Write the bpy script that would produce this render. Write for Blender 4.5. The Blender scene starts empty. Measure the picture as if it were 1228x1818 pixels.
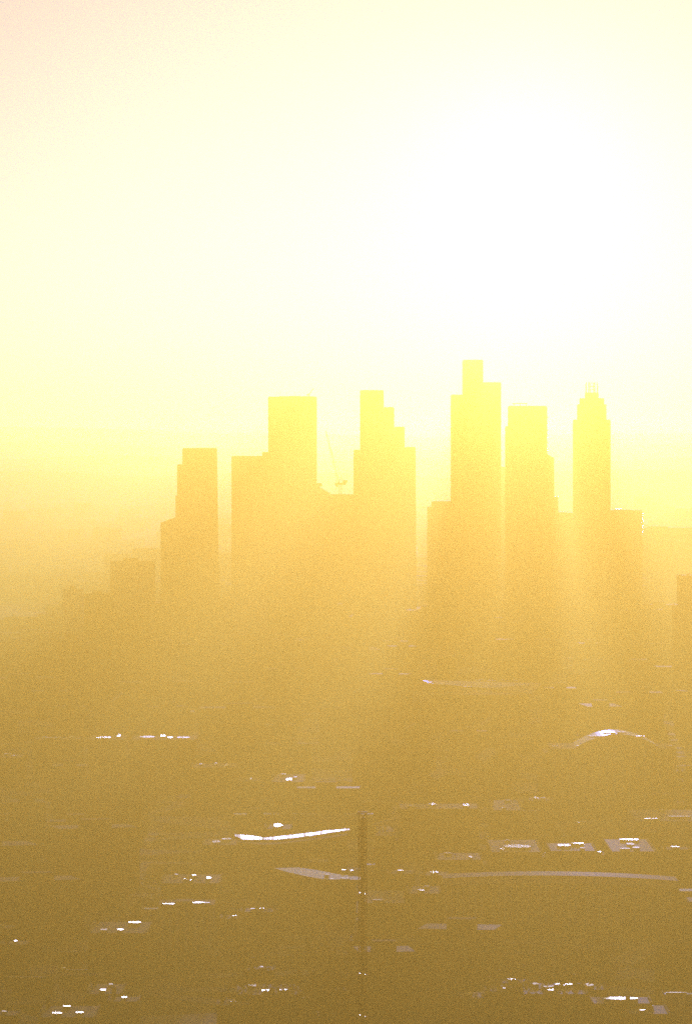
import bpy, math, random
from mathutils import Vector

rnd = random.Random(7)
rf = random.Random(11)
S = bpy.context.scene
COL = S.collection

HP = dict(sunE=5.0, sunC=(1.0, .625, .56), ang=1.1, exp=-2.56, sky=.082, air=.25, dust=1.9, tint=(.81, .90, 1.11), vb=3,
          dA=4.6e-4, cA=(1.0, .67, .095), aA=(1, .88, .75), gA=.80, dB=.2e-4, cB=(1.0, .67, .095), gB=.975)
# ------------------------------------------------------------------ camera
F, EYE, HOR, CX, CY = 9000.0, 140.0, 775.0, 614.0, 909.0
PIT = (CY - HOR) / F
cam = bpy.data.objects.new('camera', bpy.data.cameras.new('camera'))
COL.objects.link(cam)
S.camera = cam
cam.data.sensor_fit = 'VERTICAL'
cam.data.sensor_height = 36.0
cam.data.lens = 36.0 * F / 1818.0
cam.data.clip_start, cam.data.clip_end = 1.0, 200000.0
cam.location = (0, 0, EYE)
cam.rotation_euler = (math.pi / 2 - PIT, 0, 0)


def ray(px, py):
    a, b = (px - CX) / F, (CY - py) / F
    return Vector((a, math.cos(PIT) + b * math.sin(PIT), b * math.cos(PIT) - math.sin(PIT)))


def at(px, py, Y):
    d = ray(px, py)
    return Vector((d.x / d.y * Y, Y, EYE + d.z / d.y * Y))


def on(px, py, z):
    d = ray(px, py)
    t = (z - EYE) / d.z
    return Vector((d.x * t, d.y * t, z))


# ------------------------------------------------------------------ light
AZ, EL = (931 - CX) / F, math.radians(3.08)
SUN = Vector((math.sin(AZ) * math.cos(EL), math.cos(AZ) * math.cos(EL), math.sin(EL)))
sun = bpy.data.objects.new('sun', bpy.data.lights.new('sun', 'SUN'))
COL.objects.link(sun)
sun.data.energy = HP['sunE']
sun.data.angle = math.radians(HP['ang'])
sun.data.color = HP['sunC']
sun.rotation_euler = (-SUN).to_track_quat('-Z', 'Y').to_euler()
sun.location = (0, 0, 400)

W = bpy.data.worlds.new('World')
S.world = W
W.use_nodes = True
nt = W.node_tree
sky = nt.nodes.new('ShaderNodeTexSky')
sky.sky_type = 'NISHITA'
sky.sun_disc = False
sky.sun_elevation, sky.sun_rotation = EL, AZ
sky.altitude = 100
sky.air_density, sky.dust_density, sky.ozone_density = HP['air'], HP['dust'], 1.0
tn = nt.nodes.new('ShaderNodeMix')
tn.data_type, tn.blend_type = 'RGBA', 'MULTIPLY'
tn.inputs[0].default_value = 1.0
tn.inputs[7].default_value = (*HP['tint'], 1)
nt.links.new(sky.outputs[0], tn.inputs[6])
nt.links.new(tn.outputs[2], nt.nodes['Background'].inputs[0])
nt.nodes['Background'].inputs[1].default_value = HP['sky']
S.view_settings.view_transform = 'Standard'
S.view_settings.look = 'None'
S.view_settings.gamma = 1.0
S.view_settings.use_curve_mapping = False
S.view_settings.exposure = HP['exp']
S.cycles.use_denoising = False
S.cycles.volume_bounces = HP['vb']
S.cycles.sample_clamp_indirect = 3.0

# ------------------------------------------------------------------ materials


def new_mat(name):
    m = bpy.data.materials.new(name)
    m.use_nodes = True
    return m, m.node_tree, m.node_tree.nodes['Principled BSDF']


def mottled(name, c1, c2, scale, rough=0.8, metal=0.0, detail=4):
    m, n, b = new_mat(name)
    tc = n.nodes.new('ShaderNodeTexCoord')
    no = n.nodes.new('ShaderNodeTexNoise')
    no.inputs['Scale'].default_value = scale
    no.inputs['Detail'].default_value = detail
    cr = n.nodes.new('ShaderNodeValToRGB')
    cr.color_ramp.elements[0].position = .35
    cr.color_ramp.elements[1].position = .65
    cr.color_ramp.elements[0].color = (*c1, 1)
    cr.color_ramp.elements[1].color = (*c2, 1)
    n.links.new(tc.outputs['Object'], no.inputs['Vector'])
    n.links.new(no.outputs[0], cr.inputs[0])
    n.links.new(cr.outputs[0], b.inputs['Base Color'])
    b.inputs['Roughness'].default_value = rough
    b.inputs['Metallic'].default_value = metal
    if metal > .8 or name.startswith('pale roof'):
        b.inputs['Specular Tint'].default_value = (1.0, .80, .38, 1)      # gold put into the reflections of glazing, metal and pale roofs to warm glints
    if rough > .5:
        b.inputs['Specular IOR Level'].default_value = .08 if rough > .55 else .12
    return m


def windowed(name, wall, glass, cw, ch, mx=.3, my=.35, rough=.7):
    """wall with a grid of dark window openings, metres, in object space"""
    m, n, b = new_mat(name)
    tc = n.nodes.new('ShaderNodeTexCoord')
    sp = n.nodes.new('ShaderNodeSeparateXYZ')
    n.links.new(tc.outputs['Object'], sp.inputs[0])

    def math_(op, a, c=None):
        k = n.nodes.new('ShaderNodeMath')
        k.operation = op
        for i, v in enumerate((a, c)):
            if v is None:
                continue
            if isinstance(v, (int, float)):
                k.inputs[i].default_value = v
            else:
                n.links.new(v, k.inputs[i])
        return k.outputs[0]
    h = math_('ADD', sp.outputs[0], sp.outputs[1])
    u = math_('FRACT', math_('DIVIDE', h, cw))
    v = math_('FRACT', math_('DIVIDE', sp.outputs[2], ch))
    iu = math_('MULTIPLY', math_('GREATER_THAN', u, mx), math_('LESS_THAN', u, 1 - mx * .5))
    iv = math_('MULTIPLY', math_('GREATER_THAN', v, my), math_('LESS_THAN', v, .85))
    geo = n.nodes.new('ShaderNodeNewGeometry')
    sn = n.nodes.new('ShaderNodeSeparateXYZ')
    n.links.new(geo.outputs['Normal'], sn.inputs[0])
    side = math_('LESS_THAN', math_('ABSOLUTE', sn.outputs[2]), .5)
    f = math_('MULTIPLY', math_('MULTIPLY', iu, iv), side)
    no = n.nodes.new('ShaderNodeTexNoise')
    no.inputs['Scale'].default_value = .15
    n.links.new(tc.outputs['Object'], no.inputs['Vector'])
    w = n.nodes.new('ShaderNodeMix')
    w.data_type = 'RGBA'
    w.inputs[6].default_value = (*[c * .75 for c in wall], 1)
    w.inputs[7].default_value = (*[min(1, c * 1.2) for c in wall], 1)
    n.links.new(no.outputs[0], w.inputs[0])
    mx_ = n.nodes.new('ShaderNodeMix')
    mx_.data_type = 'RGBA'
    n.links.new(f, mx_.inputs[0])
    n.links.new(w.outputs[2], mx_.inputs[6])
    mx_.inputs[7].default_value = (*glass, 1)
    n.links.new(mx_.outputs[2], b.inputs['Base Color'])
    r = math_('SUBTRACT', rough, math_('MULTIPLY', f, rough - .25))
    n.links.new(r, b.inputs['Roughness'])
    b.inputs['Specular IOR Level'].default_value = .15
    return m


M = {
    'glass_tower': windowed('tower cladding', (.16, .13, .10), (.03, .03, .032), 3.0, 3.4, .2, .25, .5),
    'stone_tower': windowed('tower stone', (.24, .18, .12), (.04, .035, .03), 3.6, 3.3, .3, .3),
    'pale_tower': windowed('pale panel facade', (.78, .69, .50), (.14, .11, .07), 3.2, 3.2, .45, .45),
    'brick': windowed('brown brick wall', (.19, .065, .025), (.04, .022, .014), 2.6, 3.0, .45, .4),
    'stock_brick': windowed('stock brick wall', (.26, .12, .05), (.04, .024, .014), 2.8, 3.1, .45, .4),
    'dark_wall': windowed('dark clad wall', (.10, .04, .016), (.035, .02, .012), 3.0, 3.2, .3, .3),
    'pale_wall': windowed('pale rendered wall', (.80, .72, .54), (.16, .13, .08), 2.8, 3.2, .55, .5),
    'white': mottled('white render', (.76, .70, .55), (.84, .78, .63), .4, .7),
    'pale_roof': mottled('pale roof membrane', (.60, .52, .30), (.72, .64, .40), .25, .32),
    'slate': mottled('slate roof', (.07, .028, .012), (.12, .05, .02), .8, .52),
    'felt': mottled('roof felt', (.085, .033, .013), (.14, .06, .025), .3, .55),
    'stone': mottled('stone trim', (.70, .62, .45), (.80, .72, .54), .6, .75),
    'steel': mottled('dark steel', (.05, .035, .025), (.08, .055, .04), .5, .5, .3),
    'red_steel': mottled('dark red steel', (.075, .02, .010), (.11, .03, .014), .5, .6),
    'glazing': mottled('roof glazing', (.70, .56, .22), (.80, .66, .28), 2.0, .27, 1.0),
    'metal_roof': mottled('bright metal roof', (.74, .66, .40), (.84, .75, .48), .5, .34, 1.0),
    'dull_glazing': mottled('dull roof glazing', (.58, .44, .15), (.68, .53, .20), 2.0, .42, 1.0),  # duller, rougher glazing, so its flashes come out dimmer
}

# ------------------------------------------------------------------ mesh builder


class MB:
    def __init__(self):
        self.v, self.f = [], []

    def add(self, vs, fs):
        k = len(self.v)
        self.v += [tuple(p) for p in vs]
        self.f += [tuple(k + i for i in f) for f in fs]
        return self

    def box(self, x0, y0, z0, x1, y1, z1):
        return self.prism([(x0, y0), (x1, y0), (x1, y1), (x0, y1)], z0, z1)

    def prism(self, poly, z0, z1):
        """plan polygon (anticlockwise) from z0 up to z1 (numbers, or one z1 per corner)"""
        n = len(poly)
        zt = z1 if isinstance(z1, (list, tuple)) else [z1] * n
        vs = [(x, y, z0) for x, y in poly] + [(x, y, zt[i]) for i, (x, y) in enumerate(poly)]
        fs = [tuple(reversed(range(n))), tuple(range(n, 2 * n))]
        fs += [(i, (i + 1) % n, n + (i + 1) % n, n + i) for i in range(n)]
        return self.add(vs, fs)

    def beam(self, a, b, w):
        a, b = Vector(a), Vector(b)
        d = (b - a).normalized()
        u = d.cross(Vector((0, 0, 1)) if abs(d.z) < .9 else Vector((1, 0, 0))).normalized() * w / 2
        t = d.cross(u).normalized() * w / 2
        vs = [p + s * u + q * t for p in (a, b) for s, q in ((-1, -1), (1, -1), (1, 1), (-1, 1))]
        return self.add(vs, [(3, 2, 1, 0), (4, 5, 6, 7)] + [(i, (i + 1) % 4, 4 + (i + 1) % 4, 4 + i) for i in range(4)])

    def lathe(self, prof, n=40):
        """closed profile [(r, z)...] bottom to top, round z"""
        k = len(prof)
        vs = [(r * math.cos(2 * math.pi * j / n), r * math.sin(2 * math.pi * j / n), z) for j in range(n) for r, z in prof]
        fs = [(j * k + i, ((j + 1) % n) * k + i, ((j + 1) % n) * k + i + 1, j * k + i + 1) for j in range(n) for i in range(k - 1)]
        fs += [tuple(j * k for j in reversed(range(n))), tuple(j * k + k - 1 for j in range(n))]
        return self.add(vs, fs)

    def build(self, name, m, parent=None, label=None):
        me = bpy.data.meshes.new(name)
        me.from_pydata(self.v, [], self.f)
        me.materials.append(M[m] if isinstance(m, str) else m)
        me.update()
        o = bpy.data.objects.new(name, me)
        COL.objects.link(o)
        if parent:
            o.parent = parent
        if label:
            o['label'] = label
        return o


FOOT = []      # footprints of everything placed by hand, so that the rows of low blocks keep clear


def thing(name, label, cat, loc, rz=0.0, group=None, clear=None):
    o = bpy.data.objects.new(name, None)
    COL.objects.link(o)
    o.location = loc
    o.rotation_euler = (0, 0, rz)
    o.empty_display_size = 2
    o['label'], o['category'] = label, cat
    if group:
        o['group'] = group
    if clear:
        FOOT.append((loc[0], loc[1], clear))
    return o


def structure(o):
    o['kind'] = 'structure'
    return o


# ------------------------------------------------------------------ ground, hills, haze
m, n, b = new_mat('city ground')
tc = n.nodes.new('ShaderNodeTexCoord')
no = n.nodes.new('ShaderNodeTexNoise')
no.inputs['Scale'].default_value = .012
no.inputs['Detail'].default_value = 8
vo = n.nodes.new('ShaderNodeTexVoronoi')
vo.feature = 'DISTANCE_TO_EDGE'
vo.inputs['Scale'].default_value = .02
cr = n.nodes.new('ShaderNodeValToRGB')
cr.color_ramp.elements[0].position, cr.color_ramp.elements[0].color = .38, (.085, .026, .006, 1)
cr.color_ramp.elements[1].position, cr.color_ramp.elements[1].color = .66, (.15, .052, .012, 1)
st = n.nodes.new('ShaderNodeMath')
st.operation = 'LESS_THAN'
st.inputs[1].default_value = .07
mx = n.nodes.new('ShaderNodeMix')
mx.data_type = 'RGBA'
mx.inputs[7].default_value = (.10, .045, .015, 1)
n.links.new(tc.outputs['Object'], no.inputs['Vector'])
n.links.new(tc.outputs['Object'], vo.inputs['Vector'])
n.links.new(no.outputs[0], cr.inputs[0])
n.links.new(vo.outputs[0], st.inputs[0])
n.links.new(st.outputs[0], mx.inputs[0])
n.links.new(cr.outputs[0], mx.inputs[6])
n.links.new(mx.outputs[2], b.inputs['Base Color'])
rg = n.nodes.new('ShaderNodeMapRange')
rg.inputs[3].default_value, rg.inputs[4].default_value =  .9, .62
sg = n.nodes.new('ShaderNodeMapRange')
sg.inputs[3].default_value, sg.inputs[4].default_value = .05, .22
n.links.new(st.outputs[0], rg.inputs[0])
n.links.new(st.outputs[0], sg.inputs[0])
n.links.new(rg.outputs[0], b.inputs['Roughness'])
n.links.new(sg.outputs[0], b.inputs['Specular IOR Level'])
structure(MB().add([(-8000, -400, 0), (8000, -400, 0), (8000, 30000, 0), (-8000, 30000, 0)], [(0, 1, 2, 3)]).build('ground', m))


def ridge(Y, pts, depth):
    """a long low hill: crest heights by picture x"""
    mb = MB()
    rows = []
    for i in range(161):
        px = -500 + i * 2228 / 160
        for (a, ya), (c, yc) in zip(pts, pts[1:]):
            if a <= px <= c:
                t = (px - a) / (c - a)
                t = t * t * (3 - 2 * t)
                y = ya + (yc - ya) * t
        y += rnd.uniform(-.8, .8)
        p = at(px, y, Y)
        z = max(4, p.z)
        rows.append([(p.x, Y - depth, -.5), (p.x, Y - depth * .5, z * .6), (p.x, Y, z), (p.x, Y + depth * .6, z * .6), (p.x, Y + depth, -.5)])
    vs = [p for r in rows for p in r]
    fs = [(i * 5 + j, (i + 1) * 5 + j, (i + 1) * 5 + j + 1, i * 5 + j + 1) for i in range(160) for j in range(4)]
    return structure(mb.add(vs, fs).build('hills', mottled('hill woodland', (.04, .035, .015), (.07, .055, .025), .004, .9)))


ridge(23000, [(-500, 756), (60, 758), (420, 768), (760, 776), (960, 772), (1160, 769), (1728, 770)], 2500)
ridge(18500, [(-500, 786), (40, 784), (300, 793), (620, 799), (960, 795), (1228, 787), (1728, 786)], 1800)
ridge(14500, [(-500, 812), (40, 815), (200, 808), (460, 821), (760, 816), (1020, 822), (1228, 812), (1728, 816)], 1400)
ridge(11500, [(-500, 842), (60, 836), (260, 846), (480, 838), (800, 846), (1100, 834), (1728, 842)], 1000)

hz = bpy.data.materials.new('golden haze')
hz.use_nodes = True
n = hz.node_tree
n.nodes.clear()
out = n.nodes.new('ShaderNodeOutputMaterial')
add = n.nodes.new('ShaderNodeAddShader')
n.links.new(add.outputs[0], out.inputs['Volume'])
for i, (d, c, a, g) in enumerate([
        (HP['dA'], HP['cA'], HP['aA'], HP['gA']),          # dust: scatters broadly
        (HP['dB'], HP['cB'], HP['aA'], HP['gB'])]):        # fine mist: strongly forward
    pv = n.nodes.new('ShaderNodeVolumePrincipled')
    pv.inputs['Density'].default_value = d
    pv.inputs['Color'].default_value = (*c, 1)
    pv.inputs['Absorption Color'].default_value = (*a, 1)
    pv.inputs['Anisotropy'].default_value = g
    n.links.new(pv.outputs[0], add.inputs[i])
haze = MB().box(-9000, -600, -1.5, 9000, 31000, 207).build('haze', hz)
haze['kind'] = 'stuff'

# ------------------------------------------------------------------ towers of the skyline


class Tower:
    """blocks given by picture x-range and top, on one distance Y; walls, then roof lids and rooftop pieces as parts"""

    def __init__(self, name, label, cat, xc, Y, depth, mat, clear=None):
        self.o = at(xc, 900, Y)
        self.Y, self.d, self.mat = Y, depth, mat
        self.root = thing(name, label, cat, (self.o.x, Y, 0), clear=clear or depth)

    def X(self, px, dy=0.0):
        return at(px, 900, self.Y + dy).x - self.o.x

    def Z(self, py, dy=0.0):
        return at(614, py, self.Y + dy).z

    def block(self, name, x0, x1, top, bottom=None, front=0.0, depth=None, mat=None, top2=None, flare=0.0, lid=True):
        z0 = 0 if bottom is None else self.Z(bottom)
        d = depth or self.d
        a, c = self.X(x0), self.X(x1)
        zt, zr = self.Z(top), self.Z(top if top2 is None else top2)
        f0, f1, bk = front, front, front + d
        mb = MB()
        fl = flare
        vs = [(a, f0, z0), (c + fl, f1, z0), (c + fl, bk, z0), (a, bk, z0), (a, f0, zt), (c, f1, zr), (c, bk, zr), (a, bk, zt)]
        mb.add(vs, [(3, 2, 1, 0), (4, 5, 6, 7), (0, 1, 5, 4), (1, 2, 6, 5), (2, 3, 7, 6), (3, 0, 4, 7)])
        o = mb.build(name, mat or self.mat, self.root)
        if lid and top2 is None:
            MB().box(a + .4, f0 + .4, zt + .003, c - .4, bk - .4, zt + .6).build('roof_slab', 'felt', self.root)
        return o

    def plant(self, x0, x1, top, base, name='plant_room', front=8.0, depth=10.0):
        return MB().box(self.X(x0), front, self.Z(base) + .6, self.X(x1), front + depth, self.Z(top)).build(name, 'steel', self.root)


# leftmost dark tower
t = Tower('residential_tower', 'flat topped dark tower furthest left in the skyline, with one small shoulder on its left', 'tower', 350, 3650, 26, 'glass_tower')
t.block('main_block', 324, 384, 797, flare=1.6)
t.block('side_block', 314.5, 324, 826, front=2, depth=20)
t.block('lower_shoulder', 311.5, 314.5, 880, front=3, depth=18, lid=False)
t.plant(352, 370, 795.2, 797, front=6)
t = Tower('office_block', 'low dark block with a slanting roof joined to the foot of the leftmost tower', 'office block', 298, 3630, 22, 'glass_tower')
t.block('wall', 285.5, 311.3, 928, top2=919)
# broad slab tower with lower wing
t = Tower('slab_tower', 'broadest square topped tower, with a long lower wing stepping down on its left', 'tower', 500, 4000, 34, 'stone_tower', 50)
t.block('main_block', 476, 562, 705.5)
t.block('lower_wing', 411, 465.5, 811, front=2, depth=30)
t.block('wing_step', 465.5, 475.8, 804, front=3, depth=26)
t.block('sloping_annex', 562.2, 586, 862, top2=876, front=4, depth=24)
t.block('annex_step', 562.3, 571, 858, bottom=864, front=8, depth=10, lid=False)
for x0, x1, tp in [(478, 486, 704.6), (496, 512, 703.4), (513, 534, 702.8), (536, 556, 703.6)]:
    t.plant(x0, x1, tp, 705.5, 'parapet_box', 1 + x0 % 5, 9)
bm_ = MB()
for px in range(418, 464, 6):
    bm_.box(t.X(px), 4, t.Z(811) + .6, t.X(px + 3), 8, t.Z(809.6))
bm_.build('roof_railing', 'steel', t.root)
# small crane on that roof
p = at(549, 705, 4012)
r = thing('roof_crane', 'tiny derrick on the roof of the broadest square topped tower', 'crane', (p.x, 4012, p.z - 1))
MB().beam((0, 0, 0), (0, 0, 4.2), .5).build('mast', 'steel', r)
MB().beam((-.6, 0, 2.8), (3.6, 0, 8.0), .45).build('jib', 'steel', r)
MB().box(-2.0, -.5, 2.2, -.7, .5, 3.2).build('counterweight', 'steel', r)
# low block between the slab tower and the stepped tower
t = Tower('office_block', 'low flat block filling the gap between the broadest tower and the stair stepped tower', 'office block', 606, 4070, 30, 'stone_tower')
t.block('wall', 585.6, 629.5, 879)
t.plant(592, 604, 877.6, 879)

# luffing crane over the gap
Yc = 4120
p0 = at(604, 870, Yc)
r = thing('tower_crane', 'slender luffing crane with raised jib, in the gap between the broadest tower and stepped tower', 'crane', (p0.x, Yc, 0))


def lp(px, py, dy=0):
    q = at(px, py, Yc + dy)
    return Vector((q.x - p0.x, dy, q.z))


def lattice(mb, a, b, w, bays, th):
    a, b = Vector(a), Vector(b)
    d = (b - a).normalized()
    u = d.cross(Vector((0, 1, 0))).normalized() * w / 2
    q = Vector((0, w / 2, 0))
    cs = [u + q, u - q, -u - q, -u + q]
    for c in cs:
        mb.beam(a + c, b + c, th)
    for i in range(bays):
        p, s = a + (b - a) * i / bays, a + (b - a) * (i + 1) / bays
        for k in range(4):
            mb.beam(p + cs[k], s + cs[(k + 1) % 4], th * .7)
    return mb


lattice(MB(), (0, 0, 0), (0, 0, lp(604, 861).z), 2.0, 34, .35).build('mast', 'steel', r)
MB().box(-4.4, -1.6, lp(604, 861).z, 4.6, 1.6, lp(604, 857).z).build('machinery_deck', 'steel', r)
MB().box(2.4, -1.4, lp(604, 857).z, 5.6, 1.4, lp(604, 852.5).z).build('counterweight', 'steel', r)
MB().box(-3.6, -2.4, lp(604, 860).z - 2.2, -1.8, -.6, lp(604, 860).z - .05).build('cab', 'steel', r)
lattice(MB(), lp(601, 857), lp(578, 764), 1.2, 30, .22).build('jib', 'steel', r)
ap = lp(606, 846)
fr = MB()
for s in (-.9, .9):
    fr.beam(lp(600.5, 857) + Vector((0, s, 0)), ap, .35)
    fr.beam(lp(609, 857) + Vector((0, s, 0)), ap, .35)
fr.build('a_frame', 'steel', r)
MB().beam(ap, lp(584, 790), .22).build('luffing_rope', 'steel', r)

# stair stepped tower
t = Tower('stepped_tower', 'tower falling in three stair steps to its right, beside the luffing crane', 'tower', 684, 3950, 30, 'stone_tower', 45)
t.block('main_block', 639, 681, 694)
t.block('upper_step', 681.2, 699.5, 724, front=1, depth=28)
t.block('middle_step', 699.7, 718, 759, front=2, depth=26)
t.block('lower_step', 718.2, 737.5, 795, front=3, depth=24, flare=.8)
t.block('side_step', 627.5, 638.8, 800, front=3, depth=24)
for x0, x1, y in [(684, 697, 722.5), (703, 716, 757.5), (722, 735, 793)]:
    t.plant(x0, x1, y, y + 1.5, 'roof_screen', 6, 8)
# low block left of the tallest tower
t = Tower('office_block', 'low flat block leaning against the left foot of the tallest tower', 'office block', 780, 4060, 26, 'glass_tower')
t.block('wall', 766, 800.6, 891)
t.block('side_wing', 758.5, 765.8, 901, front=2, depth=20)
# tallest tower
t = Tower('tallest_tower', 'tallest tower of the skyline, with a square block raised between two unequal shoulders', 'tower', 846, 4000, 36, 'glass_tower', 50)
t.block('main_block', 801, 821.6, 702, front=1, depth=33)
t.block('raised_block', 821.8, 857, 640)
t.block('right_shoulder', 857.2, 889, 680, front=1, depth=33)
t.plant(803, 818, 700.8, 702)
t.plant(862, 886, 678.8, 680)
# tower far behind, in the slit
t = Tower('distant_tower', 'pale distant tower just showing in the slit right of the tallest tower', 'tower', 893, 5200, 30, 'glass_tower')
t.block('wall', 884, 903, 829)
# tower with canopy roof
t = Tower('canopy_tower', 'square tower under a thin floating roof canopy, right of the tallest tower', 'tower', 938, 3920, 30, 'glass_tower', 45)
t.block('main_block', 903, 970.5, 722)
t.block('left_shoulder', 897.8, 902.8, 758, front=2, depth=24)
t.block('right_shoulder', 970.7, 983, 806, top2=813, front=2, depth=24, flare=.8)
cz = t.Z(716.8)
MB().box(t.X(910), 6, cz, t.X(936.5), 20, cz + .55).build('roof_canopy', 'steel', t.root)
for px in (912, 923, 934):
    MB().box(t.X(px), 12, t.Z(722) + .6, t.X(px) + .4, 12.4, cz - .003).build('canopy_post', 'steel', t.root)


def half(px, Y, z):
    v = (Vector((0, 0, EYE)) - Vector(((px - CX) / F * Y, Y, z))).normalized()
    return (v + SUN).normalized()  # normal midway between eye and sun, so the pane flashes toward the camera


def facet(mb, c, nrm, w, L, jit=.045):
    """saw-tooth glazing centred on c: a row of narrow sloped panes of the given normal, none set quite alike, on upright cheeks"""
    k = max(1, round(w / .3))
    for i in range(k):
        u = (i + .5) / k * 2 - 1
        ln = L * max(.35, math.sqrt(1 - .85 * u * u)) * rf.uniform(.8, 1.05)  # ends taper: the lens outline of a flash put into the panes
        tw = w / k
        x0 = c[0] - w / 2 + i * tw
        cx, cy = x0 + tw / 2, c[1] + rf.uniform(-.03, .03) * L
        n = Vector((nrm[0] + rf.gauss(0, jit), nrm[1] + rf.gauss(0, jit * .5), nrm[2]))
        pts = [(x0 + .02, cy - ln / 2), (x0 + tw - .02, cy - ln / 2), (x0 + tw - .02, cy + ln / 2), (x0 + .02, cy + ln / 2)]
        zs = [c[2] - (n.x * (x - cx) + n.y * (y - cy)) / n.z for x, y in pts]
        mb.prism(pts, min(min(zs) - .1, c[2] - .6), zs)
    return mb


def glint_panel(root, px, Y, z, w, h, name='window', mat='glazing', turn=0.0):
    """a vertical-ish pane catching the sun"""
    q = at(px, 900, Y)
    nrm = half(px, Y, z)
    c = (q.x - root.location.x, Y - root.location.y, z)
    return facet(MB(), c, nrm, w, h).build(name, mat, root)


for i, py in enumerate((741, 752, 764, 771, 777, 786, 797, 801)):
    z = t.Z(py)
    bx = MB().box(t.X(970.8), 3.0, z - .3, t.X(970.8) + 1.1, 9.0, z - .02).build('balcony', 'stone', t.root)
    facet(MB(), (.6, 3.0, .35), half(970, t.Y, z), .9, 5).build('balcony_screen', 'glazing', bx).location = (t.X(970.8), 3.0, z)

# round tower with crown
Yr = 4000
q = at(1049.5, 900, Yr)
R = lambda w: w / 2 / F * Yr
zz = lambda py: at(1049, py, Yr).z
r = thing('round_tower', 'round tower with tiered top and open cage crown, rightmost of the tall towers', 'tower', (q.x, Yr, 0), clear=40)
MB().lathe([(R(67), 0), (R(67), zz(747)), (R(65), zz(746)), (R(65), zz(745))]).build('shaft', 'stone_tower', r)
MB().lathe([(R(52), zz(745) + .003), (R(52), zz(719)), (R(50.5), zz(718))]).build('upper_tier', 'stone_tower', r)
MB().lathe([(R(44), zz(718) + .003), (R(44), zz(708)), (R(42), zz(707))]).build('crown_tier', 'stone_tower', r)
MB().lathe([(R(24), zz(707) + .003), (R(24), zz(698)), (R(23), zz(697))]).build('drum', 'stone_tower', r)
cg = MB()
for k in range(8):
    a = k * math.pi / 4 + .2
    x, y = R(22) * math.cos(a), R(22) * math.sin(a)
    cg.beam((x, y, zz(697) + .003), (x, y, zz(678 if k % 2 else 681)), .42)
cg.build('crown_cage', 'steel', r)
tb = MB()
for y in (-1.3, 1.3):
    for s in (-1, 1):
        tb.beam((s * R(10), y, zz(697) + .003), (s * R(10), y, zz(679)), .5)
for py in (680, 686, 692):
    tb.box(-R(12), -1.6, zz(py) - .22, R(12), 1.6, zz(py) + .22)
tb.build('wind_turbine', 'steel', r)
for k in range(10):
    py = 825 + k * 5.5
    a = half(1052, Yr, zz(py))
    z = zz(py)
    facet(MB(), (R(5), -R(67) - .35, z), a, .8, .5).build('window_vent', 'dull_glazing', r)
dp = MB()
for k in range(5):
    dp.box(-R(48) / 2 + k * R(12) - .5, -3, zz(718) + .003, -R(48) / 2 + k * R(12) + .8, -1, zz(715.5 - (k % 3)))
dp.build('roof_plant', 'steel', r)

# blocks round the foot of the round tower
t = Tower('office_block', 'low block with a bright roof edge, between the canopy tower and round tower', 'office block', 1000, 4120, 26, 'glass_tower')
t.block('wall', 983.5, 1018, 911)
glint_panel(t.root, 987.5, 4130, t.Z(882), 3.2, 5, 'rooflight')
MB().box(t.X(984.5), 3, t.Z(911) + .6, t.X(990.5), 18, t.Z(882.5)).build('lift_tower', 'glass_tower', t.root)
glint_panel(t.root, 998, 4128, t.Z(910) + .9, 9, 6, 'rooflight', 'dull_glazing')
t = Tower('office_block', 'low block with a shining right edge, close to the right of the round tower', 'office block', 1112, 4040, 30, 'glass_tower')
t.block('wall', 1084, 1139.5, 907)
t.block('roof_storey', 1090, 1120, 905.2, bottom=907, front=4, depth=16, lid=False)
mbp = MB()
for k in range(12):
    z = t.Z(912 + k * 3.4)
    facet(mbp, (t.X(1140.8), 4, z), half(1140, 4044, z), .9, 5)
mbp.build('corner_glazing', 'glazing', t.root)
glint_panel(t.root, 1097, 4048, t.Z(903.5), 5, 6, 'rooflight')
t = Tower('office_block', 'long low faint block running off the right edge behind the round tower', 'office block', 1200, 4700, 40, 'glass_tower')
t.block('wall', 1139, 1262, 938)
t.block('roof_storey', 1150, 1185, 935.5, bottom=938, front=4, depth=20)
glint_panel(t.root, 1182, 4698, t.Z(957), 5, 2, 'canopy')
t = Tower('mid_rise_block', 'dark stepped block with a notched top cut by the right edge of the view', 'tower', 1222, 2600, 22, 'dark_wall', 34)
t.block('lower_block', 1197, 1262, 1076)
t.block('upper_block', 1205, 1262, 1024, bottom=1076, front=2, depth=18)
for k, (x0, x1, y) in enumerate([(1205.5, 1210, 1020), (1213, 1216, 1022), (1219, 1224, 1019), (1228, 1236, 1021)]):
    t.plant(x0, x1, y, 1024, 'roof_turret', 3, 4)
glint_panel(t.root, 1199, 2602, t.Z(1074.5), 1.5, 3, 'rooflight', 'dull_glazing')

# ------------------------------------------------------------------ hazy mid-distance blocks


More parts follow.
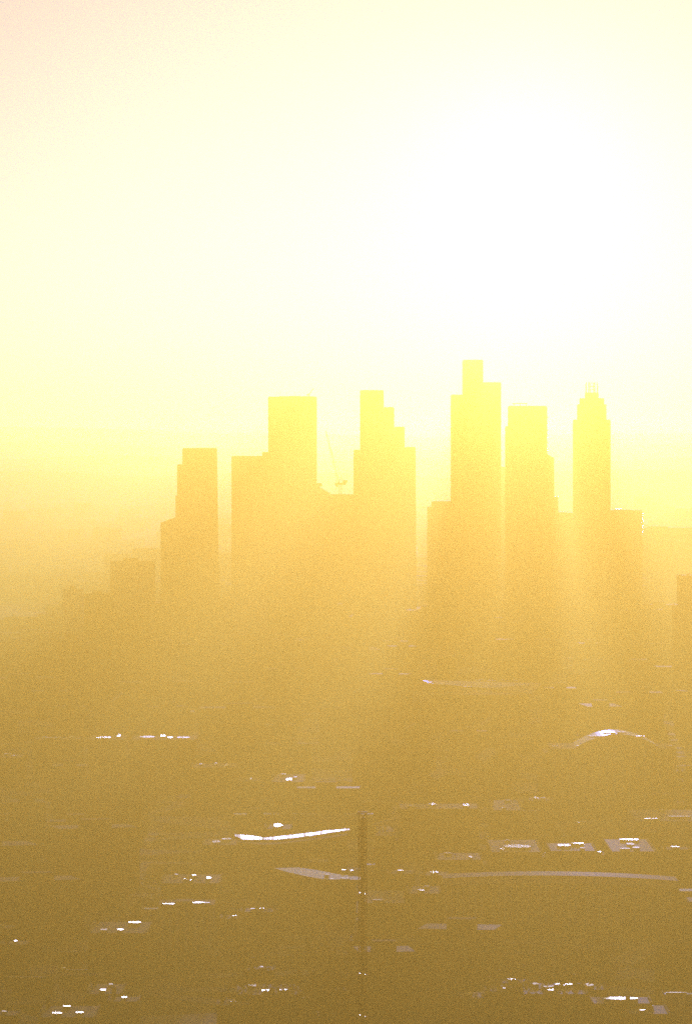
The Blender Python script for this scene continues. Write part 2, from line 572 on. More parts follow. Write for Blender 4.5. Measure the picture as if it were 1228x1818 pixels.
def slab(name, label, cat, x0, x1, top, ground, mat, depth=18, yaw=0.0, roof='felt', extras=()):
    """a block standing on the ground at picture row `ground`"""
    Y = EYE * F / (ground - HOR)
    c = at((x0 + x1) / 2, ground, Y)
    h = at(614, top, Y).z
    w = (x1 - x0) / F * Y
    r = thing(name, label, cat, (c.x, Y + depth / 2, 0), yaw, clear=max(w, depth) * .62)
    MB().box(-w / 2, -depth / 2, 0, w / 2, depth / 2, h).build('wall', mat, r)
    MB().box(-w / 2 + .3, -depth / 2 + .3, h + .003, w / 2 - .3, depth / 2 - .3, h + .4).build('roof', roof, r)
    pr = MB()
    for sx in (-1, 1):
        pr.box(sx * w / 2 - .15, -depth / 2 - .15, h + .003, sx * w / 2 + .15, depth / 2 + .15, h + .9)
    pr.box(-w / 2 + .16, -depth / 2 - .15, h + .003, w / 2 - .16, -depth / 2 + .15, h + .9)
    pr.build('parapet', 'stone' if mat in ('pale_tower', 'pale_wall', 'white') else mat, r)
    if w > 9 and depth > 8:
        MB().box(-w * .2, -depth * .1, h + .403, w * .12, depth * .25, h + 2.6).build('plant_room', 'dark_wall', r)
    return r, Y, h, w


slab('apartment_block', 'pale broad apartment slab standing alone left of the dark skyline tower', 'apartments', 196, 274, 998, 1140, 'pale_tower', 20)
slab('apartment_block', 'dark narrow block tucked against the left side of the pale broad slab', 'apartments', 149, 200, 1056, 1165, 'dark_wall', 18)
slab('apartment_block', 'slim pale block left of the dark narrow block', 'apartments', 112, 147, 1048, 1150, 'pale_tower', 18)
slab('apartment_block', 'pale square block below the gap between the first two skyline towers', 'apartments', 396, 474, 1062, 1150, 'pale_tower', 20)
slab('apartment_block', 'faint pale panel block at the foot of the leftmost skyline tower', 'apartments', 314, 389, 1005, 1120, 'stone_tower', 20)
r, Y, h, w = slab('warehouse', 'low pale shed at the left edge under the far rooftops', 'warehouse', -20, 30, 1108, 1140, 'pale_wall', 20)
glint_panel(r, 29, Y + 4, h + 1.2, 2.5, 8, 'rooflight')
r, Y, h, w = slab('warehouse', 'long dark shed with one bright rooflight on its right end, at the left edge', 'warehouse', 2, 112, 1126, 1160, 'dark_wall', 24)
glint_panel(r, 100, Y + 4, h + 1.0, 3, 10, 'rooflight')
glint_panel(r, 109, Y + 1, h + .8, 1.5, 8, 'rooflight', 'dull_glazing')
slab('terrace_row', 'long low terrace with a pale roof line, below the pale square block', 'terrace', 320, 450, 1214, 1240, 'brick', 14, 0, 'pale_roof')
slab('terrace_row', 'faint low terrace with pale roof left of the long pale roof line', 'terrace', 84, 158, 1217, 1240, 'brick', 14, 0, 'pale_roof')
slab('workshop', 'low shed with a dull pale roof, above the glinting terrace', 'workshop', 262, 345, 1268, 1292, 'stock_brick', 30, .03, 'pale_roof')
slab('workshop', 'small pale shed at the left edge beside the faint rooftops', 'workshop', -6, 24, 1267, 1285, 'pale_wall', 12)
r, Y, h, w = slab('workshop', 'small brick workshop with pale roof and one spark on its right end', 'workshop', 62, 86, 1252, 1274, 'brick', 12, 0, 'pale_roof')
glint_panel(r, 83, Y + 2, h + 1.0, 1.5, 5, 'rooflight', 'dull_glazing')
# station shed with a wedge roof
Yb = 2480
r = thing('station_shed', 'long shed whose pale roof thickens to a wedge at its right end', 'station', (at(855, 1215, Yb).x, Yb, 0), clear=34)
ox = r.location.x
X = lambda px, Y=Yb: at(px, 900, Y).x - ox
Z = lambda py, Y=Yb: at(614, py, Y).z
MB().box(X(764), 3, 0, X(940), 24, Z(1234)).build('wall', 'dark_wall', r)
zr = lambda py, dy: at(614, py, Yb + dy).z
top = [(at(px, 900, Yb + 26).x - ox, 26, zr(py, 26)) for px, py in ((748, 1207), (962, 1213))]
bot = [(at(px, 900, Yb).x - ox, 0, zr(py, 0)) for px, py in ((760, 1213), (868, 1222), (944, 1232))]
up = top + list(reversed(bot))
dn = [(x, y, z - .8) for x, y, z in up]
MB().add(up + dn, [(4, 3, 2, 1, 0), (5, 6, 7, 8, 9)] + [(i, (i + 1) % 5, 5 + (i + 1) % 5, 5 + i) for i in range(5)]).build('wedge_roof', 'pale_roof', r)
ge = MB()
for k in range(5):
    px = 850 + k * 23
    nv = half(px, Yb, 20)
    facet(ge, (X(px), 8, Z(1212) + .9), nv, 4.4, 4)
ge.build('roof_glazing', 'dull_glazing', r)


def glint_block(name, label, cat, h, glints, mat='brick', pad=3.0, roof='felt', extra=None, group=None):
    """flat roofed building carrying tilted rooflights: glints = (picture x, y, width px, height px[, material])"""
    pts = [on(g[0], g[1], h + .7) for g in glints]
    sz = []
    for g, p in zip(glints, pts):
        dl = (EYE - h) / p.y
        sz.append((g[2] / F * p.y, max(1.2, min(16, g[3] / F * p.y / dl * .75))))
    x0 = min(p.x - s[0] / 2 for p, s in zip(pts, sz)) - pad
    x1 = max(p.x + s[0] / 2 for p, s in zip(pts, sz)) + pad
    y0 = min(p.y - s[1] / 2 for p, s in zip(pts, sz)) - pad
    y1 = max(p.y + s[1] / 2 for p, s in zip(pts, sz)) + pad
    y1 = max(y1, y0 + 9)
    cx, cy = (x0 + x1) / 2, (y0 + y1) / 2
    w, d = x1 - x0, y1 - y0
    r = thing(name, label, cat, (cx, cy, 0), clear=max(w, d) * .6, group=group)
    MB().box(-w / 2, -d / 2, 0, w / 2, d / 2, h).build('wall', mat, r)
    MB().box(-w / 2 + .3, -d / 2 + .3, h + .003, w / 2 - .3, d / 2 - .3, h + .2).build('roof', roof, r)
    pr = MB()
    for sx in (-1, 1):
        pr.box(sx * (w / 2 - .1) - .2, -d / 2 - .1, h + .003, sx * (w / 2 - .1) + .2, d / 2 + .1, h + .5)
    pr.build('parapet', 'stone' if 'pale' in mat else mat, r)
    for g, p, s in zip(glints, pts, sz):
        nv = half(g[0], p.y, p.z)
        mt = g[4] if len(g) > 4 else 'glazing'
        facet(MB(), (p.x - cx, p.y - cy, p.z), nv, s[0], s[1], .025 if mt == 'metal_roof' else .045).build('rooflight', mt, r)
    if extra == 'chimney':
        mb = MB().box(-w / 2 + .6, d / 2 - 2.2, h + .203, -w / 2 + 1.6, d / 2 - 1.0, h + 2.6)
        mb.build('chimney', 'brick', r)
    return r


D = 'dull_glazing'
GL = [
    # far rows
    ('terrace_row', 'dark terrace with one dim streak, under the slit right of the tallest tower', 'terrace', 14, [(793, 1163, 16, 3, D)], 'brick'),
    ('office_block', 'low block with a row of sparks below the canopy tower', 'office block', 24, [(991, 1004, 10, 3), (1010, 1005, 8, 3), (1028, 1009, 12, 4, D)], 'stone_tower'),
    ('terrace_row', 'glinting terrace with a long bright streak, the left one of its line', 'terrace', 15, [(92, 1309, 34, 3, D), (128, 1308, 10, 4)], 'brick'),
    ('terrace_row', 'glinting terrace with its brightest spark on the right end, the middle one of its line', 'terrace', 15, [(184, 1309, 26, 4), (211, 1306, 6, 7)], 'brick'),
    ('terrace_row', 'glinting terrace with broken streaks, the right one of its line', 'terrace', 15, [(262, 1308, 26, 4, D), (290, 1306, 8, 4), (302, 1309, 8, 4), (326, 1309, 22, 4, D)], 'brick'),
    ('townhouse', 'small house with two faint flashes at the left edge below the glinting terraces', 'house', 10, [(14, 1338, 10, 3, D), (25, 1341, 6, 3, D)], 'brick'),
    ('townhouse', 'low house with three small sparks in a line, right of the little steeple', 'house', 12, [(358, 1356, 8, 3, D), (384, 1355, 6, 4), (404, 1358, 8, 4)], 'stock_brick'),
    ('townhouse', 'lone house with one slanting bright rooflight, right of the hazy pale shed', 'house', 12, [(513, 1383, 11, 6), (503, 1374, 10, 2, D), (524, 1379, 6, 3, D)], 'brick'),
    ('townhouse', 'house with a single pin prick of light, left of the slanting bright rooflight', 'house', 11, [(445, 1382, 5, 4)], 'stock_brick'),
    ('gallery', 'low dark hall with three small flashes, right of the pale sail roof', 'hall', 14, [(731, 1430, 14, 5, D), (767, 1427, 12, 5), (827, 1429, 12, 6)], 'dark_wall'),
    ('townhouse', 'dark house with one thin flash, left of the arched hall wall', 'house', 12, [(900, 1420, 9, 3, D), (893, 1434, 8, 3, D)], 'brick'),
    ('townhouse', 'house with two thin flashes, directly left of the arched hall', 'house', 12, [(950, 1416, 8, 4), (963, 1416, 8, 3, D)], 'stock_brick'),
    ('townhouse', 'house with a faint flash below the right end of the arched hall', 'house', 12, [(1170, 1407, 12, 2, D)], 'brick'),
    ('depot', 'long depot with a thin bright line along its roof near the right edge', 'depot', 12, [(1155, 1453, 26, 3), (1174, 1437, 10, 3, D), (1205, 1449, 40, 4, D)], 'pale_wall'),
    ('townhouse', 'small house with one dim spark under the depot with the bright line', 'house', 10, [(1147, 1472, 8, 3, D)], 'brick'),
    # middle
    ('workshop', 'small workshop with two yellow flashes just left of the brilliant crescent roof', 'workshop', 9, [(384, 1494, 14, 6, D), (402, 1489, 18, 4, D)], 'brick'),
    ('townhouse', 'house with one slanted flash just above the brilliant crescent roof', 'house', 12, [(494, 1465, 16, 8)], 'dark_wall'),
    ('terrace_row', 'terrace with a cluster of five pin pricks, left of the boat shaped roof', 'terrace', 11, [(313, 1552, 7, 3, D), (345, 1554, 7, 4), (330, 1560, 5, 4), (339, 1562, 6, 4), (371, 1558, 8, 5)], 'brick'),
    ('townhouse', 'house with a small dull flash between the crescent roof and boat shaped roof', 'house', 10, [(561, 1525, 9, 4, D)], 'brick'),
    ('townhouse', 'house with one long flash right of the striped pale block', 'house', 10, [(711, 1545, 13, 5)], 'brick'),
    ('townhouse', 'house with one flash above the left end of the columned crescent', 'house', 10, [(771, 1548, 13, 5)], 'stock_brick'),
    ('townhouse', 'house with a low yellow flash left of the columned crescent', 'house', 9, [(747, 1580, 11, 5), (757, 1573, 10, 3, D)], 'brick'),
    ('townhouse', 'house with a string of faint dots above the columned crescent', 'house', 10, [(835, 1521, 6, 4), (795, 1514, 14, 3, D)], 'brick'),
    ('kiosk', 'small round ended building with a thin upright flash right of the lattice mast', 'kiosk', 7, [(697, 1584, 4, 14, D), (672, 1597, 20, 4, D)], 'stock_brick'),
    ('workshop', 'workshop with the brilliant square roof among the lights on the right', 'workshop', 12, [(918, 1502, 46, 9, 'metal_roof'), (891, 1507, 8, 4), (900, 1491, 9, 4, D)], 'dark_wall'),
    ('workshop', 'workshop with a ragged chain of flashes right of the brilliant square roof', 'workshop', 12, [(1000, 1500, 24, 6), (1024, 1497, 22, 4), (1033, 1505, 8, 4, D)], 'brick'),
    ('townhouse', 'house with two dull sparks below the brilliant square roof', 'house', 9, [(944, 1516, 10, 4, D), (973, 1514, 14, 4, D)], 'brick'),
    ('townhouse', 'house with one short flash below the pale blocks on the right', 'house', 9, [(1060, 1512, 15, 4)], 'brick'),
    ('workshop', 'workshop whose roof lights draw a bright capital T shape', 'workshop', 12, [(1116, 1490, 34, 4), (1118, 1498, 13, 8, D), (1128, 1504, 12, 6, D), (1108, 1506, 18, 4, D)], 'dark_wall'),
    ('townhouse', 'house with one slanting flash below the T shaped roof lights', 'house', 9, [(1143, 1511, 12, 5)], 'brick'),
    ('townhouse', 'house with a thin flash at the right edge level with the T shaped roof lights', 'house', 10, [(1198, 1503, 15, 3)], 'stock_brick'),
    # lower left
    ('townhouse', 'brick house with three yellow flashes stepping up toward the pilastered block', 'house', 12, [(240, 1637, 22, 5), (185, 1650, 12, 4, D), (214, 1650, 11, 4)], 'brick'),
    ('townhouse', 'pale gabled house under the yellow flashes beside the pilastered block', 'house', 9, [(228, 1659, 16, 8, D)], 'pale_wall'),
    ('townhouse', 'house with a half seen spark on the left edge above the pale strips', 'house', 8, [(4, 1642, 7, 4, D)], 'brick'),
    ('townhouse', 'dark house with one pin prick of light near the left edge', 'house', 8, [(28, 1670, 7, 4)], 'dark_wall'),
    ('townhouse', 'house with twin sparks, the upper dimmer, right of the long pale strip roof', 'house', 8, [(183, 1757, 11, 5), (197, 1747, 6, 4, D)], 'brick'),
    ('townhouse', 'house with one clean oval flash right of the twin sparks', 'house', 8, [(221, 1770, 10, 5)], 'stock_brick'),
    ('townhouse', 'house with three oval flashes in the bottom left corner', 'house', 8, [(119, 1786, 13, 4), (102, 1798, 17, 5), (142, 1797, 13, 4)], 'brick'),
    ('townhouse', 'house with a dim flash in the extreme bottom left corner', 'house', 8, [(8, 1795, 8, 4, D)], 'brick'),
    # lower centre
    ('townhouse', 'small house with one white spark right of the pilastered block', 'house', 8, [(415, 1625, 8, 4)], 'brick'),
    ('townhouse', 'house with a faint thin line of light and pale gable, right of the white spark', 'house', 9, [(452, 1613, 14, 3, D), (465, 1612, 8, 3)], 'stock_brick'),
    ('townhouse', 'lone dark house with one tiny spark in the empty dusk centre left', 'house', 7, [(464, 1716, 6, 4, D)], 'dark_wall'),
    ('workshop', 'workshop with a row of three flashes above the pale flat roof at the bottom', 'workshop', 8, [(448, 1749, 13, 9, D), (472, 1758, 14, 5), (502, 1757, 20, 5)], 'brick'),
    ('townhouse', 'house with one oval flash left of the pale flat roof at the bottom', 'house', 7, [(414, 1777, 11, 5)], 'brick'),
    # lower right
    ('townhouse', 'house with a dull round rooflight, left of the yellow slanting streak', 'house', 8, [(830, 1763, 14, 9, D)], 'brick'),
    ('townhouse', 'house with a yellow slanting streak left of the row of bright lower right lights', 'house', 8, [(886, 1750, 10, 3, D), (898, 1754, 11, 4)], 'brick'),
    ('townhouse', 'house with a yellow dash set above the lower right row of lights', 'house', 8, [(908, 1738, 14, 4)], 'stock_brick'),
    ('workshop', 'workshop with a long white flash beside two yellow ones in the lower right', 'workshop', 8, [(1000, 1747, 29, 6), (948, 1746, 14, 6, D), (973, 1751, 22, 5, D), (978, 1757, 12, 5)], 'brick'),
    ('townhouse', 'house with a dull square rooflight right of the long white flash', 'house', 8, [(1044, 1748, 17, 9, D)], 'brick'),
    ('townhouse', 'house with a small dim flash under the long white flash', 'house', 7, [(1008, 1766, 13, 5, D)], 'dark_wall'),
    ('workshop', 'workshop with the largest white flash, in the bottom right', 'workshop', 8, [(1101, 1772, 60, 9, 'metal_roof')], 'dark_wall'),
    ('townhouse', 'house with two small flashes under the largest white flash', 'house', 7, [(1146, 1785, 26, 4, D), (1139, 1792, 12, 5)], 'brick'),
]
for k, g in enumerate(GL):
    glint_block(g[0], g[1], g[2], g[3], g[4], g[5], extra='chimney' if g[2] == 'house' else None)

# ------------------------------------------------------------------ landmark buildings
# little steeple
Y = EYE * F / (1370 - HOR)
q = at(354, 1370, Y)
r = thing('church', 'little pale church steeple below the right glinting terrace', 'church', (q.x, Y, 0), clear=14)
s = F / Y
MB().box(-1.1, -1.1, 0, 1.1, 1.1, 6.5).build('tower', 'white', r)
MB().add([(-1.2, -1.2, 6.503), (1.2, -1.2, 6.503), (1.2, 1.2, 6.503), (-1.2, 1.2, 6.503), (0, 0, 11.3)], [(3, 2, 1, 0), (0, 1, 4), (1, 2, 4), (2, 3, 4), (3, 0, 4)]).build('spire', 'white', r)
MB().box(1.2, -2, 0, 9, 5, 4).build('nave', 'stock_brick', r)
MB().prism([(1.25, -2.3), (9.2, -2.3), (9.2, 1.5), (1.25, 1.5)], 4.003, [4.1, 4.1, 7, 7]).prism([(1.25, 1.52), (9.2, 1.52), (9.2, 5.3), (1.25, 5.3)], 4.003, [7, 7, 4.1, 4.1]).build('roof', 'slate', r)

# arched hall
Yh = 1924
q = at(1082, 1420, Yh)
r = thing('arched_hall', 'wide hall with a low arched roof and rows of pale pilasters', 'hall', (q.x, Yh, 0), clear=36)
ox = q.x
X = lambda px: at(px, 900, Yh).x - ox
Z = lambda py: at(614, py, Yh).z
MB().box(X(978), 0, 0, X(1200), 34, Z(1332)).build('wall', 'stock_brick', r)
MB().box(X(966), 4, 0, X(977.8), 30, Z(1338)).build('side_wing', 'brick', r)
co = MB().box(X(977), -.5, Z(1332) + .003, X(1201), 34.5, Z(1329))
co.build('cornice', 'stone', r)
ar = MB()
N = 22
a0, a1 = X(1022), X(1172)
sec = [(a0 + (a1 - a0) * i / N, Z(1329) + .003 + (Z(1304) - Z(1329)) * math.sin(math.pi * i / N) ** .8) for i in range(N + 1)]
vs = [(x, 2, z) for x, z in sec] + [(x, 32, z) for x, z in sec]
fs = [(i, i + 1, N + 2 + i, N + 1 + i) for i in range(N)] + [tuple(range(N, -1, -1)), tuple(range(N + 1, 2 * N + 2))]
ar.add(vs, fs).build('barrel_roof', 'pale_roof', r)
for px, w_, mt in ((1082, 22, 'glazing'), (1137, 16, 'glazing'), (1058, 26, D), (1104, 16, D)):
    i = min(range(N + 1), key=lambda k: abs(sec[k][0] - X(px)))
    facet(MB(), (X(px), 4.5, sec[i][1] + .75), half(px, Yh + 4, sec[i][1]), w_ / F * Yh, 4).build('rooflight', mt, r)
for px, py in ((985, 1322), (1028, 1320), (1192, 1321)):
    facet(MB(), (X(px), 3, Z(1329) + .9), half(px, Yh, 24), 2.4, 4).build('rooflight', D, r)
for k in range(17):
    px = 982 + k * 13.3
    MB().box(X(px), -.45, 0, X(px + 4.5), -.003, Z(1334)).build('pilaster', 'stone', r)

# dark block with pale edges and the flat strip below
slab('office_block', 'dark square block with a faint pale roof edge, above the lattice mast', 'office block', 526, 640, 1404, 1462, 'dark_wall', 18, 0, 'pale_roof')
Y = EYE * F / (1480 - HOR)
r, Y, h, w = slab('colonnade', 'long pale strip roof behind the top of the lattice mast', 'colonnade', 518, 668, 1450, 1478, 'dark_wall', 12, 0, 'pale_roof')
MB().box(-w / 2 - .5, -7.2, h - 1.2, w / 2 + .5, -6.2, h + .8).build('fascia', 'white', r)
# sail roof
Y = 1585
q = at(684, 1475, Y)
r = thing('sail_canopy', 'pale triangular sail canopy right of the lattice mast top', 'canopy', (q.x, Y, 0), clear=10)
zA = lambda px, py: (at(px, py, Y).x - q.x, at(px, py, Y).z)
(ax, az), (bx, bz), (cx_, cz_) = zA(660, 1466), zA(708, 1451), zA(705, 1478)
mid = zA(690, 1463)
ss = [(ax, 0, az), (bx, 0, bz), (cx_, 0, cz_), ((ax + cx_) / 2 + 1.2, 0, (az + cz_) / 2 + 1.2)]
MB().add(ss + [(x + .5, 5, z + .3) for x, y, z in ss], [(0, 3, 2, 1), (4, 5, 6, 7), (0, 1, 5, 4), (1, 2, 6, 5), (2, 3, 7, 6), (3, 0, 4, 7)]).build('sail', 'white', r)
for x in (ax, bx, cx_):
    z = dict(((ax, az), (bx, bz), (cx_, cz_)))[x]
    MB().beam((x, 2, 0), (x, 2, z - .4), .3).build('mast', 'steel', r)
MB().box(ax + 1, 6, 0, cx_ - .4, 16, cz_ - 1.5).build('kiosk_wall', 'dark_wall', r)

# brilliant crescent roof: ribbed metal that faces the sun
hC = 14.0
poly_strip = [(416, 1482, 1486), (432, 1481, 1493), (448, 1483, 1493), (462, 1486, 1493), (470, 1488, 1493), (492, 1485, 1493), (508, 1483, 1491.5),
              (530, 1480.5, 1489), (555, 1477.5, 1486), (580, 1474.5, 1482), (600, 1473, 1479), (620, 1472.5, 1475.5)]
q = on(515, 1484, hC)
r = thing('crescent_hall', 'hall under the brilliant white crescent roof, left of the lattice mast', 'hall', (q.x, q.y, 0), clear=24)


def top_at(px, f):
    for (xa, ta, ba), (xb, tb_, bb) in zip(poly_strip, poly_strip[1:]):
        if xa <= px <= xb:
            u = (px - xa) / (xb - xa)
            t_, b_ = ta + (tb_ - ta) * u, ba + (bb - ba) * u
            return t_ + (b_ - t_) * f
    return None


rib = MB()
dull = MB()
wallp = []
px = 417.0
while px < 618:
    xa, xb = px, min(px + 3.4, 619.9)
    pa, pb = on(xa, top_at(xa, .9), hC), on(xb, top_at(xb, .9), hC)
    pc, pd = on(xb, top_at(xb, .25), hC), on(xa, top_at(xa, .25), hC)
    cx0 = (pa + pc) / 2
    nv = half((xa + xb) / 2, cx0.y, hC)
    nv = Vector((nv.x + rf.gauss(0, .07), nv.y + rf.gauss(0, .02), nv.z))
    poly = [(p.x - q.x, p.y - q.y) for p in (pa, pb, pc, pd)]
    xm = min(p[0] for p in poly)
    zt = [hC + .45 - nv.x / nv.z * (x - xm) - nv.y / nv.z * (y - (cx0.y - q.y)) * .3 for x, y in poly]
    (dull if (466 < px < 492 and int(px / 3.4) % 2) or px < 426 else rib).prism(poly, hC - .6, zt)
    px += 3.46
rib.build('crescent_roof', 'metal_roof', r)
dull.build('roof_border', 'dull_glazing', r)
ft = [on(px, top_at(px, .96), hC) for px in range(420, 617, 14)]
bk = [on(px, top_at(px, .04), hC) for px in range(420, 617, 14)]
poly = [(p.x - q.x, p.y - q.y) for p in ft] + [(p.x - q.x, p.y - q.y) for p in reversed(bk)]
MB().prism(poly, 0, hC - 1.2).build('wall', 'dark_wall', r)
# low dome behind it
slab('hall', 'low faint hall with a pale roof behind the crescent roof', 'hall', 412, 500, 1451, 1476, 'stock_brick', 16, .12, 'pale_roof')

# boat shaped roof
hB = 11.0
q = on(585, 1552, hB)
r = thing('boat_hall', 'low hall under a dull boat shaped roof, left of the lattice mast foot', 'hall', (q.x, q.y, 0), clear=20)
bp = [(486, 1541), (505, 1547), (545, 1556), (575, 1561), (640, 1562), (640, 1557), (600, 1552), (560, 1544), (530, 1540)]
poly = [(on(x, y, hB).x - q.x, on(x, y, hB).y - q.y) for x, y in bp]
MB().prism(poly, hB - .8, hB).build('boat_roof', 'pale_roof', r)
ctr = (sum(p[0] for p in poly) / len(poly), sum(p[1] for p in poly) / len(poly))
MB().prism([(ctr[0] + (x - ctr[0]) * .9, ctr[1] + (y - ctr[1]) * .9) for x, y in poly], 0, hB - .803).build('wall', 'dark_wall', r)
for px, py, w_, h_, mt in ((580, 1552, 8, 4, D), (610, 1544, 7, 5, 'glazing'), (624, 1545, 7, 5, 'glazing'), (612, 1559, 18, 5, D), (588, 1560, 8, 4, D)):
    p = on(px, py, hB + .7)
    facet(MB(), (p.x - q.x, p.y - q.y, p.z), half(px, p.y, p.z), w_ / F * p.y, 4).build('rooflight', mt, r)
# striped pale block
r, Y, h, w = slab('apartment_block', 'pale block split by dark upright stripes, right of the lattice mast', 'apartments', 650, 690, 1541, 1566, 'pale_wall', 12, 0, 'pale_roof')
for fx in (-.32, -.05, .2):
    MB().box(fx * w - .25, -6.25, .2, fx * w + .3, -6.003, h - .5).build('recess_panel', 'dark_wall', r)
facet(MB(), (w * .42, -3, h + 1.2), half(690, Y, h), 1.2, 4).build('rooflight', 'glazing', r)

# columned crescent
hK = 13.5
pts_f = []
for i in range(41):
    px = 786 + (1204 - 786) * i / 40
    u = (px - 990) / 205
    pts_f.append(on(px, 1556 + 7 * u * u + 4 * (u + 1) * .5, hK))
q = pts_f[20].copy()
r = thing('columned_crescent', 'long curved block with many faint columns across the lower right', 'crescent', (q.x, q.y, 0), clear=40)
fp = [Vector((p.x - q.x, p.y - q.y)) for p in pts_f]
bkp = [p + Vector((0, 16)) for p in fp]


def arc(mb, front, back, z0, z1):
    k = len(front)
    vs = [(p.x, p.y, z) for z in (z0, z1) for p in front] + [(p.x, p.y, z) for z in (z0, z1) for p in back]
    fs = []
    for i in range(k - 1):
        fs += [(i, i + 1, k + i + 1, k + i), (2 * k + i + 1, 2 * k + i, 3 * k + i, 3 * k + i + 1), (k + i, k + i + 1, 3 * k + i + 1, 3 * k + i), (i + 1, i, 2 * k + i, 2 * k + i + 1)]
    fs += [(0, k, 3 * k, 2 * k), (k - 1, 3 * k - 1, 4 * k - 1, 2 * k - 1)]
    return mb.add(vs, fs)


arc(MB(), fp, bkp, 0, hK - 1.6).build('wall', 'stock_brick', r)
arc(MB(), [p + Vector((0, -.9)) for p in fp], [p + Vector((0, .3)) for p in bkp], hK - 1.597, hK).build('cornice', 'white', r)
arc(MB(), [p + Vector((0, 1.0)) for p in fp], [p + Vector((0, -1)) for p in bkp], hK + .003, hK + .5).build('roof', 'felt', r)
for i in range(1, 41):
    if i % 8 == 0:
        continue
    p = fp[i] * .5 + fp[i - 1] * .5
    MB().box(p.x - .32, p.y - .75, 0, p.x + .32, p.y - .06, hK - 1.6).build('column', 'stone', r)
slab('office_block', 'pale narrow block joined to the right end of the columned crescent', 'office block', 1206, 1262, 1588, 1655, 'stock_brick', 14, 0, 'pale_roof')

# pilastered block
Yp = 1348
q = at(330, 1700, Yp)
r = thing('pilastered_block', 'block with tall pale pilasters and three roof flashes in the lower left', 'public building', (q.x, Yp, 0), clear=16)
ox = q.x
X = lambda px: at(px, 900, Yp).x - ox
Z = lambda py: at(614, py, Yp).z
zt = Z(1612)
MB().box(X(283), 0, 0, X(378), 14, zt).build('wall', 'brick', r)
MB().box(X(281), -.6, zt + .003, X(380), 14.4, zt + .9).build('cornice', 'brick', r)
for px, w_ in ((287, 6), (299, 8), (312, 8), (328, 7), (344, 11), (359, 6), (370, 7)):
    MB().box(X(px), -.5, 1.5 + (px % 5) * .5, X(px + w_ * .8), -.003, zt - .3).build('pilaster', 'stone', r)
for px, py, w_, mt in ((300, 1606, 24, 'glazing'), (352, 1604, 22, 'glazing'), (308, 1617, 10, D), (368, 1604, 8, D)):
    facet(MB(), (X(px), 1.4 if py < 1610 else -.6, Z(py) + (.15 if py < 1610 else 0)), half(px, Yp, zt), w_ / F * Yp, 2.6).build('rooflight', mt, r)
MB().box(X(311), 3, zt + .903, X(341), 10, Z(1602)).build('roof_pavilion', 'white', r)
facet(MB(), (X(361), -.9, 9.0), half(361, Yp, 9), .8, 1.0).build('window', 'dull_glazing', r)
# neighbours of the pilastered block
slab('apartment_block', 'pale square block touching the left of the pilastered block', 'apartments', 252, 281, 1620, 1700, 'pale_wall', 10, 0, 'pale_roof')
slab('apartment_block', 'wide low pale block left of the pilastered block', 'apartments', 168, 262, 1662, 1705, 'stock_brick', 10, 0, 'felt')
slab('terrace_row', 'faint pale gabled terrace right of the pilastered block', 'terrace', 440, 496, 1622, 1660, 'stock_brick', 12, -.25, 'pale_roof')
# portal gabled building
Yg = EYE * F / (1735 - HOR)
q = at(1040, 1735, Yg)
r = thing('portal_building', 'faint gabled building with pale portal legs in the lower right', 'public building', (q.x, Yg, 0), clear=14)
ox = q.x
X = lambda px: at(px, 900, Yg).x - ox
Z = lambda py: at(614, py, Yg).z
MB().box(X(950), 0, 0, X(1090), 12, Z(1682)).build('wall', 'brick', r)
zb, zt_ = Z(1682) + .003, Z(1664)
MB().add([(X(946), -.6, zb), (X(1094), -.6, zb), (X(1094), 12.6, zb), (X(946), 12.6, zb), (X(946), 6, zb + 1.6), (X(1094), 6, zb + 1.6)],
         [(3, 2, 1, 0), (0, 1, 5, 4), (2, 3, 4, 5), (1, 2, 5), (3, 0, 4)]).build('roof', 'slate', r)
MB().box(X(1022), -.5, Z(1684), X(1092), -.003, Z(1678)).build('fascia', 'stone', r)
for px in (958, 978, 1000, 1058, 1083):
    MB().box(X(px), -.45, 0, X(px + 8), -.003, Z(1685)).build('portal_leg', 'stone', r)
# pale blocks upper right cluster
slab('apartment_block', 'pale block above the brilliant square roof on the right', 'apartments', 922, 957, 1444, 1500, 'pale_wall', 10, 0, 'felt')
slab('terrace_row', 'low pale strip right of the brilliant square roof', 'terrace', 958, 1014, 1488, 1505, 'pale_wall', 10, 0, 'pale_roof')
r, Y, h, w = slab('apartment_block', 'tall pale block with two sparks on its roof on the right', 'apartments', 1022, 1056, 1464, 1508, 'pale_wall', 10)
for px in (1027, 1035):
    glint_panel(r, px, Y + 1, h + .9, 1.4, 4, 'rooflight')
r, Y, h, w = slab('apartment_block', 'pale lower wing block joined right of the tall pale block', 'apartments', 1057, 1084, 1478, 1508, 'pale_wall', 10)
glint_panel(r, 1060, Y - 2, h + 1.5, 2.2, 4, 'rooflight', D)
slab('depot', 'long faint depot with a pale front at the right edge', 'depot', 1168, 1262, 1444, 1470, 'pale_wall', 12)
